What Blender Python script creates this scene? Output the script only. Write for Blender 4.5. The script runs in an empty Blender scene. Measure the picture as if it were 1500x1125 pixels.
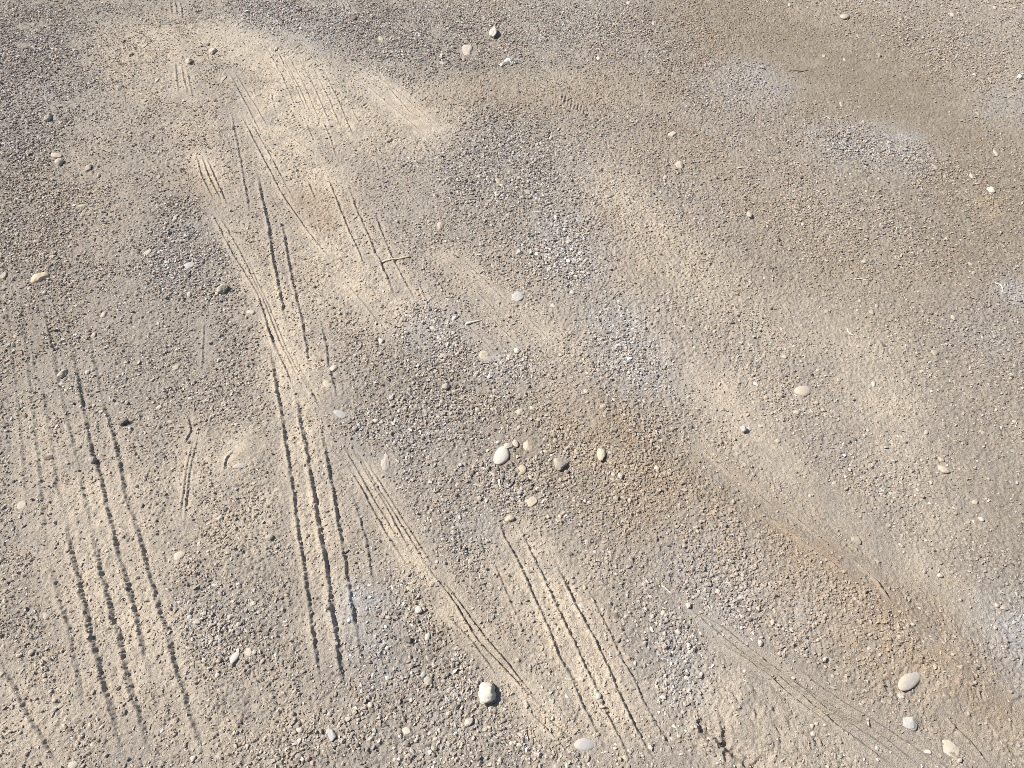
import bpy, math, random
import numpy as np
from mathutils import Vector

rng = np.random.default_rng(7)
random.seed(7)
scene = bpy.context.scene
C = scene.collection
R = math.radians

# ------------------------------------------------------------------ camera
H, PITCH, F, W0, H0 = 1.55, R(52), 1127.0, 1500.0, 1125.0
cam = bpy.data.cameras.new('camera')
cam.sensor_fit = 'HORIZONTAL'; cam.sensor_width = 36.0; cam.lens = 36.0 * F / W0
cam.clip_start = 0.01; cam.clip_end = 2000.0
co = bpy.data.objects.new('camera', cam); C.objects.link(co)
co.location = (0, 0, H); co.rotation_euler = (math.pi / 2 - PITCH, 0, 0)
scene.camera = co
SP, CP = math.sin(PITCH), math.cos(PITCH)

def at(px, py):
    """point of the level ground seen at a spot of the photograph (1500 x 1125)"""
    u = (px - W0 / 2) / F; v = -(py - H0 / 2) / F
    dy = CP + v * SP; dz = -SP + v * CP
    k = H / -dz
    return (u * k, dy * k)

def metres_per(px, py):
    a = at(px - .5, py); b = at(px + .5, py); c = at(px, py + .5); d = at(px, py - .5)
    return b[0] - a[0], d[1] - c[1]

EL, AZ = R(44), R(167)       # sun up to the left, a little ahead of the camera; AZ counted from +X
SUNX, SUNY = math.cos(AZ), math.sin(AZ)

# ------------------------------------------------------------------ ground grid (one sheet, finest where it is near)
def axis(segs, start, far, grow=1.35):
    v = [start]
    for end, st in segs:
        n = max(1, int(round((end - v[-1]) / st)))
        v += list(np.linspace(v[-1], end, n + 1)[1:])
    st = segs[-1][1]
    while v[-1] < far:
        st *= grow; v.append(v[-1] + st)
    return np.array(v)

xp = axis([(1.05, .0018), (2.2, .0025), (3.0, .012)], 0.0, 160)
XS = np.concatenate([-xp[:0:-1], xp])
ypos = axis([(1.3, .0017), (2.1, .0022), (3.4, .0030), (4.2, .012)], 0.28, 160)
yneg = axis([(.6, .012)], 0.0, 160)
YS = np.concatenate([0.28 - yneg[:0:-1], ypos])
NX, NY = len(XS), len(YS)
X, Y = np.meshgrid(XS.astype(np.float32), YS.astype(np.float32))
print('grid', NX, NY, NX * NY)
near_x = np.clip((3.6 - np.abs(XS)) / .9, 0, 1); near_y = np.clip((5.0 - np.abs(YS - .6)) / 1.0, 0, 1)
NEAR = (near_y[:, None] * near_x[None, :]).astype(np.float32)

NL = 1024
def vnoise(scale, seed, ox=0.0):
    """smooth value noise, cell size = scale metres, -1..1"""
    g = np.random.default_rng(seed).uniform(-1, 1, (NL, NL)).astype(np.float32)
    fx = XS / scale + 371.3 + ox; fy = YS / scale + 177.7
    ix = np.floor(fx).astype(int); iy = np.floor(fy).astype(int)
    tx = (fx - ix).astype(np.float32); ty = (fy - iy).astype(np.float32)
    tx = tx * tx * tx * (tx * (tx * 6 - 15) + 10); ty = ty * ty * ty * (ty * (ty * 6 - 15) + 10)
    a = g[:, ix % NL] * (1 - tx) + g[:, (ix + 1) % NL] * tx
    return a[iy % NL] * (1 - ty)[:, None] + a[(iy + 1) % NL] * ty[:, None]

def fbm(scale, seed, octs=4, gain=.5):
    o = 0; a = 1; n = 0
    for k in range(octs):
        o = o + a * vnoise(scale / 2 ** k, seed + k * 13); n += a; a *= gain
    return o / n

WX = .055 * fbm(.22, 101, 4, .6); WY = .055 * fbm(.22, 201, 4, .6)

def window(pts, pad):
    xs = [p[0] for p in pts]; ys = [p[1] for p in pts]
    i0, i1 = np.searchsorted(XS, min(xs) - pad), np.searchsorted(XS, max(xs) + pad)
    j0, j1 = np.searchsorted(YS, min(ys) - pad), np.searchsorted(YS, max(ys) + pad)
    return slice(j0, max(j1, j0 + 1)), slice(i0, max(i1, i0 + 1))

def seg_dist(px, py, pts):
    """distance to a polyline, signed side (+ = right of travel), distance along it"""
    best = np.full(px.shape, 1e9, np.float32); side = np.zeros_like(best); along = np.zeros_like(best)
    acc = 0.0
    if len(pts) == 1:
        pts = [pts[0], (pts[0][0] + 1e-4, pts[0][1])]
    for (ax, ay), (bx, by) in zip(pts[:-1], pts[1:]):
        dx, dy = bx - ax, by - ay; L = math.hypot(dx, dy) + 1e-9
        rx, ry = px - ax, py - ay
        sg = 1.0 if (-dy * SUNX + dx * SUNY) < 0 else -1.0      # + side faces away from the sun
        t = np.clip((rx * dx + ry * dy) / (L * L), 0, 1)
        d = np.hypot(rx - t * dx, ry - t * dy)
        m = d < best
        best = np.where(m, d, best)
        side = np.where(m, sg * (ry * dx - rx * dy) / L, side)
        along = np.where(m, acc + t * L, along)
        acc += L
    return best, side, along, acc

def brush(field, pxs, rad, wgt=1.0, mode='max'):
    """paint soil of a kind into a field: soft, ragged-edged patch along a line; radius in photo pixels at its middle"""
    pts = [at(*p) for p in pxs]
    mid = pxs[len(pxs) // 2]
    mx, my = metres_per(*mid); r = rad * (mx * .65 + my * .35)
    s = window(pts, r * 2.4 + .1)
    d, _, _, _ = seg_dist(X[s] + WX[s] * min(1, r / .12), Y[s] + WY[s] * min(1, r / .12), pts)
    m = wgt * np.exp(-(d / r) ** 2 * .9)
    if mode == 'max': field[s] = np.maximum(field[s], m)
    elif mode == 'cut': field[s] *= (1 - m)
    else: field[s] += m

ZERO = lambda: np.zeros((NY, NX), np.float32)
TAN, BROWN, BLUE, GRAV, SMOOTH, DARKEN = ZERO(), ZERO(), ZERO(), ZERO(), ZERO(), ZERO()

for p, r, w in [
    ([(330, 40), (420, 100), (470, 160), (560, 190), (640, 180)], 50, 1.0), ([(390, 150), (450, 300), (490, 420), (560, 440)], 60, .85),
    ([(520, 110), (600, 150), (660, 185)], 26, 1.0), ([(600, 150), (730, 130), (880, 130)], 30, .7), ([(300, 230), (340, 330), (400, 450), (440, 560)], 32, .8),
    ([(430, 520), (440, 660), (460, 760), (470, 900)], 40, .75), ([(350, 660)], 40, .8), ([(140, 740), (170, 850), (210, 960)], 75, .75),
    ([(530, 700), (600, 810), (720, 950), (800, 1050)], 30, .75), ([(760, 800), (830, 900), (900, 1010)], 55, .75),
    ([(1080, 1040), (1190, 1090)], 75, .5),
    ([(1250, 480), (1300, 590)], 80, .42), ([(880, 270), (960, 360), (1050, 420)], 55, .6), ([(920, 400), (990, 510), (1100, 640), (1250, 800)], 44, .45),
    ([(1330, 820), (1420, 900)], 60, .5), ([(200, 60), (280, 180)], 70, .6), ([(650, 380), (740, 450), (830, 500)], 40, .45), ([(1400, 1000), (1480, 1050)], 60, .6),
    ([(280, 760), (290, 640)], 60, .45), ([(40, 1060)], 110, .55), ([(60, 620), (90, 780)], 60, .4), ([(200, 640), (230, 780)], 60, .45), ([(330, 800), (420, 700)], 50, .5), ([(230, 1000), (330, 1080)], 60, .4), ([(650, 1090), (760, 1000)], 30, .4), ([(180, 180), (110, 260), (150, 330)], 50, .45), ([(1180, 20), (1250, 80)], 60, .35),
    ([(330, 1000), (400, 1060)], 60, .35), ([(1160, 480)], 60, .3), ([(1450, 640), (1380, 760)], 90, .3), ([(1290, 170), (1340, 190)], 30, .5)]:
    brush(TAN, p, r, w)
for p, r, w in [
    ([(1090, 40), (1250, 110), (1380, 170)], 80, .9), ([(1400, 210), (1490, 330)], 70, .5), ([(1330, 130), (1180, 130)], 70, .7),
    ([(700, 135), (800, 150), (900, 130)], 30, .6), ([(960, 130)], 40, .5), ([(440, 290), (470, 310)], 32, .6), ([(870, 590), (890, 640), (950, 670)], 22, .7),
    ([(890, 655), (1030, 750), (1160, 830), (1310, 925), (1430, 985)], 88, .9), ([(860, 600), (900, 660), (960, 720)], 40, .5), ([(1250, 60), (1460, 180)], 60, .6), ([(1160, 330), (1000, 200)], 40, .35), ([(1330, 420), (1250, 380)], 60, .4), ([(290, 265), (300, 290)], 20, .5), ([(1400, 400)], 60, .4), ([(880, 100)], 40, .4),
    ([(770, 655)], 16, .5), ([(890, 330), (930, 390)], 30, .4), ([(1250, 720)], 20, .3), ([(640, 150)], 25, .5)]:
    brush(BROWN, p, r, w)
for p, r, w in [
    ([(400, 10), (470, 35)], 40, .9), ([(600, 60)], 70, .45), ([(720, 220), (760, 270)], 60, .5), ([(820, 340), (850, 370)], 36, 1.0), ([(1105, 122)], 34, .95),
    ([(1230, 205), (1310, 215)], 30, 1.0), ([(630, 490)], 36, .7), ([(730, 530)], 34, .6), ([(1030, 820), (1060, 850)], 46, .85),
    ([(980, 940), (985, 980)], 36, .75), ([(530, 900), (560, 960)], 36, .8), ([(690, 770)], 34, .55), ([(1480, 910), (1500, 950)], 40, .9), ([(20, 60), (40, 200)], 60, .5),
    ([(910, 470), (950, 540)], 40, .55), ([(1490, 430)], 26, .8), ([(650, 1040)], 50, .45), ([(280, 340), (280, 390)], 40, .45),
    ([(860, 40)], 60, .45), ([(1430, 480)], 50, .3), ([(560, 210 + 60)], 1, .0), ([(300, 920)], 40, .3), ([(1170, 900)], 40, .4), ([(1480, 150)], 40, .5), ([(600, 640)], 60, .35)]:
    brush(BLUE, p, r * 1.25, min(1, w * 1.1))
for p, r, w in [([(1060, 30), (1250, 120), (1480, 260)], 150, .85), ([(1400, 300), (1450, 480)], 110, .7), ([(1150, 380), (1350, 420)], 110, .4), ([(20, 40), (30, 260)], 60, .6), ([(450, 15), (640, 60), (720, 110)], 60, .5),
    ([(720, 200), (770, 290)], 60, .4), ([(880, 60), (960, 200)], 80, .35), ([(660, 960), (560, 980)], 60, .4), ([(1440, 620), (1480, 800)], 80, .4), ([(780, 640), (620, 600)], 70, .3), ([(1020, 800)], 60, .35), ([(60, 330), (40, 480)], 60, .35), ([(880, 700), (700, 620), (600, 560)], 60, .35), ([(300, 370), (280, 320)], 50, .4), ([(960, 940)], 50, .35), ([(690, 780)], 40, .35)]:
    brush(DARKEN, p, r * 1.1, min(1, w * 1.25))
GRAV += .27
for p, r, w in [
    ([(30, 40), (40, 240)], 80, .95), ([(70, 300), (60, 520)], 110, .72), ([(270, 320), (300, 400)], 70, .85), ([(400, 10), (520, 40)], 60, .9), ([(600, 70), (680, 60)], 80, .9),
    ([(720, 200), (760, 290)], 85, .95), ([(830, 350)], 70, 1.0), ([(850, 40), (1000, 60)], 70, .75), ([(1105, 122)], 40, .8), ([(1230, 205), (1320, 220)], 45, 1.0),
    ([(1350, 60), (1400, 90)], 60, .7), ([(1400, 260)], 70, .6), ([(1180, 330), (1320, 350)], 80, .6), ([(640, 500)], 80, 1.0), ([(740, 540)], 70, .95), ([(600, 620)], 80, .9),
    ([(800, 660), (720, 700)], 80, .95), ([(900, 700)], 80, 1.0), ([(960, 620)], 60, .8), ([(1030, 800), (1060, 850)], 80, 1.0), ([(970, 920), (960, 960)], 70, .9), ([(640, 950), (560, 960)], 90, .95),
    ([(680, 1050), (600, 1060)], 90, .95), ([(690, 790)], 50, .9), ([(300, 920), (350, 960)], 80, .7), ([(330, 560)], 70, .6), ([(120, 600)], 60, .7), ([(1120, 480), (1180, 520)], 60, .65),
    ([(1050, 400)], 50, .6), ([(960, 690), (1090, 780), (1240, 880), (1380, 970)], 75, .8), ([(1170, 920)], 70, .8), ([(1330, 800)], 50, .5), ([(1470, 890)], 60, .5), ([(1380, 500)], 90, .5), ([(1290, 700), (1200, 680)], 100, .5),
    ([(430, 1090), (850, 1060)], 60, .7), ([(900, 1080)], 50, .6), ([(330, 780), (300, 860)], 60, .5), ([(180, 200)], 60, .5), ([(930, 530)], 70, .7), ([(620, 850)], 50, .7), ([(680, 600)], 70, .9)]:
    brush(GRAV, p, r, w)
for p, r, w in [([(1180, 450), (1280, 620), (1420, 740)], 170, .6), ([(1420, 330), (1470, 560)], 80, .45), ([(1200, 80), (1330, 170)], 110, .55), ([(1000, 350), (1060, 420)], 50, .4), ([(1080, 640), (1250, 790)], 45, .6), ([(420, 120), (470, 260)], 90, .5), ([(1100, 1050)], 70, .5), ([(1430, 1050)], 60, .6), ([(250, 700), (340, 680)], 60, .35)]:
    brush(GRAV, p, r, w, 'cut')
GRAV *= np.clip(1.02 - .62 * TAN, .25, 1)
GRAV *= np.clip(1.05 + .30 * fbm(.16, 55, 4), .3, 1.25)
BIGN = fbm(.45, 11, 5, .55); MIDN = fbm(.07, 31, 4, .55)
FINEN = fbm(.028, 91, 4, .65)
for fld, k in ((TAN, .8), (BROWN, .8), (BLUE, .7), (DARKEN, .6)):
    fld *= np.clip(1 + k * (.9 * MIDN + 1.1 * FINEN), .08, 1.5)
    np.clip(fld, 0, 1, out=fld)
MOT = fbm(.20, 17, 4, .6)
BROWN = np.clip(BROWN + .22 * np.clip(fbm(.26, 19, 4, .6), 0, 1), 0, 1)
TAN = np.clip(TAN + .34 * MOT + .16 * BIGN + .14 * MIDN * (1 - TAN * .5), 0, 1)
BLUE = np.clip(BLUE * (1 + .35 * MIDN), 0, 1)

# ------------------------------------------------------------------ relief
Z = .008 * fbm(.9, 61, 3) + .0022 * fbm(.16, 71, 3)
# a low bank along the right-hand wheel path
def bank(pxs, rad, hgt):
    pts = [at(*p) for p in pxs]; mid = pxs[len(pxs) // 2]; r = rad * metres_per(*mid)[0]
    s = window(pts, r * 3)
    d, _, _, _ = seg_dist(X[s] + WX[s] * .3, Y[s] + WY[s] * .3, pts)
    Z[s] += hgt * np.exp(-(d / r) ** 2)
bank([(870, 600), (950, 690), (1080, 785), (1230, 880), (1390, 975)], 60, .020)
bank([(560, 150), (620, 190)], 40, -.008); bank([(640, 130), (800, 140)], 40, .008)
bank([(1000, 540), (1160, 700), (1300, 830)], 45, -.004)
bank([(800, 640), (900, 700)], 60, .008); bank([(1080, 1040), (1150, 1070)], 55, .010)
bank([(440, 250), (480, 420)], 45, -.006); bank([(363, 655)], 26, .007)

# wheel marks: a raised lip of crumbs and the sharp little trough beside it
JIT = vnoise(.009, 301) * .5 + vnoise(.034, 302) * .5
JIT2 = vnoise(.008, 311)
BREAK = .5 + .5 * fbm(.05, 321, 2)
GROOVE = ZERO()
def mark(pxs, depth, width, lip=.4, wob=1.0, smooth=0.0, gap=.35, crumb=0.0, span=.45):
    pts = [at(*p) for p in pxs]
    s = window(pts, .05)
    d, side, al, tot = seg_dist(X[s], Y[s], pts)
    q = side + width * .3 + JIT[s] * width * .42 * wob
    inside = d < .05
    ends = np.clip(np.minimum(al, tot - al) / min(.10, max(.02, tot * .2)), 0, 1) ** .75
    amp = ends * np.clip(.7 + .7 * (BREAK[s] - gap), .45, 1.1)
    beyond = np.clip(1 - np.maximum(np.abs(d) - np.abs(side), 0) / .004, 0, 1)
    # rises gently from the left to a crumbly crest, drops steeply on the right into a trough that climbs out slowly
    w2 = width * span
    prof = np.where(q < 0, lip * np.clip(1 + q / (width * .8), 0, 1) ** 1.3,
                    np.where(q < w2, lip - q / w2, (lip - 1) * np.clip(1 - (q - w2) / (width * 1.2), 0, 1) ** 1.5))
    dz = depth * prof * amp * beyond * (1 + .22 * JIT2[s])
    Z[s] += np.where(inside, dz, 0)
    GROOVE[s] = np.maximum(GROOVE[s], crumb * np.where(inside, beyond * ends * np.exp(-((q - width * .5) / (width * .9)) ** 2), 0))
    if smooth:
        SMOOTH[s] = np.maximum(SMOOTH[s], smooth * np.exp(-(d / .028) ** 2))

K = 1.0
HEAVY = [  # strong, serrated tyre marks
 ([(377, 250), (383, 287), (392, 320), (398, 367), (405, 402), (412, 440), (420, 475)], 9, 12), ([(338, 160), (347, 207), (355, 247), (362, 290), (367, 320)], 6, 9),
 ([(397, 512), (400, 538), (408, 582), (415, 622), (423, 675), (433, 745), (437, 777), (443, 817), (452, 877), (457, 917), (463, 963), (470, 1013)], 9, 12),
 ([(412, 320), (418, 353), (433, 432), (442, 465), (448, 505), (455, 545)], 7.5, 11),
 ([(433, 575), (443, 628), (452, 675), (463, 745), (467, 767), (477, 823), (485, 883), (492, 923), (497, 963), (505, 1000), (509, 1022)], 11, 14),
 ([(468, 465), (477, 502), (480, 528), (490, 565), (494, 585)], 6, 9), ([(470, 625), (477, 662), (483, 692), (492, 742), (497, 770), (507, 830), (513, 870), (520, 910), (531, 975)], 9.2, 12), ([(515, 722), (527, 757), (537, 793), (547, 860)], 6, 9),
 ([(508, 267), (523, 307), (540, 343), (550, 370), (557, 380), (567, 405), (580, 438)], 8, 10), ([(545, 303), (560, 340), (573, 373), (580, 388), (597, 418), (607, 438)], 7, 9),
 ([(613, 412), (623, 435), (633, 458)], 5, 7), ([(590, 458), (600, 475)], 4, 7), ([(477, 250), (490, 283), (500, 310), (527, 370), (535, 394)], 7, 9),
 ([(473, 177), (483, 200), (493, 230)], 5, 7), ([(443, 167), (460, 207)], 4, 6), ([(450, 262), (462, 290)], 5, 9), ([(408, 77), (417, 97)], 4, 6), ([(397, 133), (403, 163)], 4, 7), ([(370, 127), (378, 150)], 3, 6),
 ([(515, 157), (527, 180)], 4, 6), ([(550, 230), (555, 247)], 4, 6), ([(597, 280), (620, 307)], 3, 5),
 ([(727, 753), (740, 787), (763, 827), (780, 867), (797, 903), (810, 933), (823, 967), (837, 990), (853, 1030), (870, 1063), (890, 1105)], 8.2, 9),
 ([(757, 762), (773, 797), (793, 837), (820, 893), (843, 943), (853, 967), (870, 1000), (887, 1040), (917, 1097), (932, 1127)], 8.6, 9.5),
 ([(802, 800), (820, 837), (843, 883), (867, 927), (887, 967), (900, 997), (923, 1047), (953, 1103), (965, 1127)], 8.6, 9),
 ([(855, 850), (877, 893), (893, 923), (910, 963), (933, 1000), (943, 1027), (968, 1070), (995, 1122)], 5.6, 7.5), ([(720, 817), (740, 863), (760, 907), (777, 950)], 4, 6),
 ([(97, 757), (103, 800), (115, 847), (127, 900), (140, 957), (153, 1007), (167, 1050), (178, 1113)], 9.5, 15), ([(133, 770), (147, 830), (160, 883), (173, 930), (183, 977), (193, 1017), (210, 1067), (217, 1103)], 9, 15),
 ([(123, 608), (137, 672), (147, 695), (155, 735), (163, 763), (173, 810), (190, 867), (200, 910), (213, 960), (222, 997)], 8.5, 14),
 ([(150, 582), (160, 615), (167, 642), (177, 685), (187, 738), (197, 760), (210, 807), (223, 853), (233, 893), (247, 937), (257, 980), (277, 1040), (297, 1112)], 8.6, 13.5),
 ([(117, 692), (123, 725), (133, 770)], 6, 12), ([(70, 807), (83, 867), (100, 917), (110, 970), (123, 1043)], 5, 13), ([(0, 968), (20, 1003), (37, 1040), (63, 1083), (85, 1125)], 7, 13),
 ([(70, 475), (80, 518)], 4.5, 10), ([(43, 498), (53, 548)], 4.5, 10), ([(113, 548), (125, 605)], 5, 10), ([(68, 130), (73, 165)], 4, 8), ([(60, 560), (75, 640), (85, 720), (97, 757)], 4.5, 13), ([(235, 800), (247, 830)], 4, 9), ([(28, 420), (40, 520), (52, 640), (70, 807)], 4.6, 12), ([(62, 430), (75, 500), (95, 600), (117, 692)], 5, 12), ([(92, 440), (113, 548), (137, 672)], 4.6, 11), ([(126, 470), (138, 530), (150, 582)], 4.6, 11), ([(10, 440), (22, 560), (35, 680), (40, 760)], 3.6, 11),
]
for p, dpt, wd in HEAVY:
    mark(p, dpt * .00088, wd * .00098, lip=.5, smooth=.6, crumb=.42, wob=.55, gap=0, span=.6)
FINE = [
 ([(287, 227), (298, 263), (313, 292)], 4), ([(295, 227), (307, 260), (325, 295)], 4), ([(303, 233), (320, 270), (334, 302)], 4), ([(310, 310), (340, 370), (377, 428), (400, 502), (410, 530)], 3.6),
 ([(320, 313), (353, 370), (385, 436), (410, 500), (440, 560)], 3.2), ([(360, 375), (393, 445), (420, 512), (467, 598)], 3.4), ([(383, 462), (403, 505), (433, 575)], 3.4), ([(430, 520), (470, 600)], 3),
 ([(500, 648), (520, 682), (550, 735), (590, 800)], 4), ([(512, 650), (535, 690), (565, 740), (605, 815)], 4.4), ([(508, 680), (530, 715), (560, 770), (596, 828)], 4.4), ([(522, 660), (548, 705), (580, 755), (622, 822)], 4.2), ([(535, 672), (560, 712), (592, 762), (634, 828)], 3.8),
 ([(610, 812), (627, 830), (660, 873), (700, 937), (740, 980), (777, 1017), (802, 1045)], 4), ([(636, 838), (662, 866), (690, 905), (720, 943), (757, 987), (790, 1027)], 4), ([(655, 900), (690, 937), (730, 990)], 3), ([(777, 1043), (800, 1065), (822, 1089)], 3.6), ([(800, 1050), (840, 1085)], 3),
 ([(1007, 887), (1050, 923), (1090, 957), (1140, 990), (1187, 1030), (1233, 1067), (1283, 1103), (1312, 1125)], 5), ([(1020, 893), (1067, 923), (1120, 967), (1167, 1003), (1213, 1040), (1273, 1077), (1322, 1112)], 5),
 ([(1147, 987), (1187, 1013), (1233, 1043), (1277, 1067), (1340, 1115)], 4.5), ([(1053, 937), (1127, 990), (1167, 1027), (1220, 1063)], 4.5), ([(1160, 975), (1230, 1025), (1300, 1068), (1370, 1115)], 3),
 ([(1030, 658), (1067, 692), (1103, 718), (1133, 742)], 5), ([(1117, 753), (1143, 773), (1183, 803), (1227, 837), (1247, 850)], 5), ([(1150, 745), (1180, 770), (1215, 800)], 3), ([(1250, 820), (1283, 853), (1303, 883)], 5), ([(1372, 957), (1398, 976)], 4),
 ([(353, 167), (380, 220), (413, 283), (450, 335), (480, 372)], 4), ([(365, 172), (400, 235), (430, 290)], 3.5), ([(335, 105), (360, 150), (385, 200)], 3), ([(345, 108), (372, 150), (395, 190)], 3), ([(532, 107), (570, 127), (600, 160), (647, 187)], 3.6), ([(545, 105), (590, 138), (640, 180)], 3), ([(530, 118), (565, 145), (620, 190)], 3),
 ([(400, 193), (440, 220), (467, 233)], 3.6), ([(403, 187), (445, 213), (470, 230)], 3), ([(227, 47), (263, 73), (290, 85)], 3), ([(240, 40), (270, 66)], 3), ([(250, 0), (252, 22)], 3), ([(257, 0), (260, 24)], 3), ([(264, 0), (268, 26)], 3), ([(257, 87), (262, 140)], 3), ([(266, 95), (275, 140)], 3), ([(275, 105), (283, 145)], 3), ([(500, 0), (506, 18)], 3), ([(508, 0), (516, 18)], 3),
 ([(647, 375), (687, 402), (717, 418), (737, 435)], 3.6), ([(677, 378), (713, 412), (740, 440)], 3.4), ([(697, 425), (728, 455)], 3), ([(710, 455), (747, 492), (763, 507)], 3.4), ([(773, 465), (803, 495)], 3), ([(650, 440), (690, 480), (730, 520)], 2.6),
 ([(500, 405), (530, 440), (570, 490)], 3), ([(290, 640), (278, 690), (270, 770)], 3.4), ([(283, 645), (273, 690), (264, 760)], 3), ([(300, 470), (296, 545)], 3), ([(1120, 960), (1112, 975)], 2), ([(1385, 1050), (1420, 1085), (1450, 1120)], 3), ([(1325, 1080), (1350, 1105)], 3), ([(415, 85), (440, 130), (455, 165)], 3), ([(430, 50), (470, 75)], 2.5), ([(720, 640 - 10), (732, 655)], 2), ([(345, 660), (332, 672), (328, 690)], 4), ([(276, 608), (280, 630), (270, 650)], 4)]
for p, dpt in FINE:
    far = p[0][0] > 1000
    mark(p, dpt * (.0024 if far else (.0021 if p[0][1] > 790 else .0016) if p[0][1] > 320 else .0019), .0098 if far else .0072 if p[0][1] > 320 else .0085, lip=.6, wob=.5, smooth=.95 if far else .75, gap=.2)

# cross-cuts of the tread between the marks, and short ledges in the crust
def ticks(a, b, n, dx, dy, depth, wd=.006, skip=.25):
    for k in range(n):
        if random.random() < skip: continue
        t = (k + .5 + random.uniform(-.2, .2)) / n
        x = a[0] + (b[0] - a[0]) * t; y = a[1] + (b[1] - a[1]) * t; f = random.uniform(.7, 1.15)
        mark([(x, y), (x + dx * f * .5, y + dy * f * .42), (x + dx * f, y + dy * f)], depth * 1.35 * random.uniform(.6, 1.1), wd, lip=.35, wob=.6, gap=0)
ticks((418, 640), (450, 860), 7, 17, -14, .004); ticks((446, 640), (480, 860), 7, 14, -12, .003, skip=.5); ticks((470, 990), (472, 1030), 2, 15, -12, .004)
ticks((380, 290), (410, 430), 7, 14, -8, .003, skip=.4); ticks((420, 400), (452, 520), 6, 14, -9, .003, skip=.4)
ticks((335, 60), (400, 190), 14, 9, -6, .004, .006, .2); ticks((370, 60), (450, 190), 14, 10, 6, .0035, .006, .3); ticks((420, 60), (500, 150), 11, 10, -7, .004, .006, .3); ticks((250, 40), (330, 170), 12, 9, -5, .0035, .006, .4)
for k in range(6):
    x = 385 + k * 17; mark([(x, 60 + k * 7), (x + 28, 110 + k * 8), (x + 50, 160 + k * 9)], .005, .0075, lip=.6, wob=.6, smooth=.5)
ticks((512, 140), (585, 205), 17, 11, -8, .0032, .005, .05); ticks((500, 128), (560, 185), 12, 8, 7, .0022, .004, .2)
ticks((560, 205), (650, 330), 12, 14, -9, .0035, .006, .3); ticks((535, 200), (600, 320), 9, 12, -6, .003, .006, .3); ticks((520, 210), (575, 300), 7, 10, -9, .003, .006, .3)
ticks((690, 120), (610, 150), 5, 13, -8, .003); ticks((925, 440), (1005, 520), 13, 9, -6, .003, .005, .2); ticks((940, 470), (1000, 545), 10, 12, -4, .003, .005, .2)
ticks((815, 210), (900, 310), 9, 18, -9, .0035, .007, .3); ticks((860, 300), (930, 390), 9, 16, -9, .003, .006, .3); ticks((360, 240), (370, 330), 5, 12, -6, .003); ticks((100, 640), (130, 700), 5, 13, -9, .004, .008); ticks((1225, 955), (1430, 1085), 18, 8, 11, .003, .006, .2); ticks((1240, 950), (1450, 1075), 16, 9, -8, .003, .006, .3); ticks((1080, 1005), (1220, 1105), 10, 9, 14, .004, .008, .2); ticks((1390, 960), (1500, 1040), 9, 9, 10, .003, .006, .3); ticks((1040, 560), (1240, 770), 14, 10, -6, .0025, .005, .4)
# ribbed sole mark
for k in range(9):
    x = 821 + k * 4.6; y = 133 + k * 2.6
    mark([(x - 2, y - 5), (x + 3, y + 4), (x, y + 18)], .0042, .0085, lip=.6, wob=.25, gap=0, span=.7)
for x, y in [(1075, 1040), (1098, 1066), (1122, 1040), (1126, 1092), (1150, 1062), (1160, 1100), (1182, 1084), (1050, 1025), (1100, 1012), (1135, 1015)]:
    dx = random.uniform(-3, 3); mark([(x - 7, y - 11 + dx), (x + 4 + dx, y - 2), (x + 3, y + 10)], .0055, .013, lip=.5, wob=1.2, gap=0, span=.6)
# ledge and cracks of the broken crust at the bottom
mark([(1022, 1048), (1030, 1072), (1050, 1090), (1066, 1108), (1086, 1120), (1105, 1132)], .017, .026, lip=.4, wob=1.4, gap=0, span=.8)
mark([(1096, 1130), (1112, 1112), (1118, 1100)], .009, .016, lip=.4, wob=1.2, gap=0); mark([(1060, 1100), (1063, 1085), (1058, 1070)], .008, .014, lip=.4, gap=0)
for p in [[(1050, 1050), (1060, 1072), (1055, 1092)], [(1092, 1030), (1106, 1045), (1106, 1062)], [(1066, 1010), (1080, 1035)], [(1128, 1060), (1142, 1080)], [(1140, 1080), (1135, 1098)], [(1160, 1080), (1170, 1104)],
          [(1046, 1040), (1062, 1062)], [(1092, 1100), (1090, 1120)], [(1130, 1120), (1137, 1112), (1155, 1118)], [(1195, 1080), (1210, 1102)], [(1478, 1028), (1500, 1020)], [(1480, 1030), (1482, 1046)], [(1400, 1030), (1412, 1050)], [(1430, 1010), (1438, 1030)], [(1450, 990), (1456, 1004)],
          [(1402, 1060), (1396, 1080)], [(1290, 1000), (1300, 1018)], [(1240, 985), (1262, 1000)], [(1280, 1015), (1290, 1030)]]:
    mark(p, .0070, .010, lip=.4, wob=1.0, gap=0)
for p, r, w in [([(560, 140), (620, 180)], 22, .9), ([(330, 50), (430, 110), (520, 160)], 36, .55), ([(363, 655)], 24, .9), ([(1120, 1055)], 70, .55), ([(1480, 1025)], 34, 1.0), ([(1420, 1070)], 40, .4), ([(460, 180), (500, 250)], 40, .5), ([(1020, 560), (1150, 680), (1280, 790), (1420, 880)], 34, .7), ([(1240, 480), (1300, 600), (1420, 720)], 80, .4), ([(1200, 90), (1330, 150)], 70, .4), ([(450, 190), (560, 300)], 50, .35), ([(150, 800), (190, 900)], 50, .3), ([(400, 250), (450, 420)], 30, .4), ([(1270, 170), (1330, 190)], 26, .6)]:
    brush(SMOOTH, p, r, w)

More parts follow.
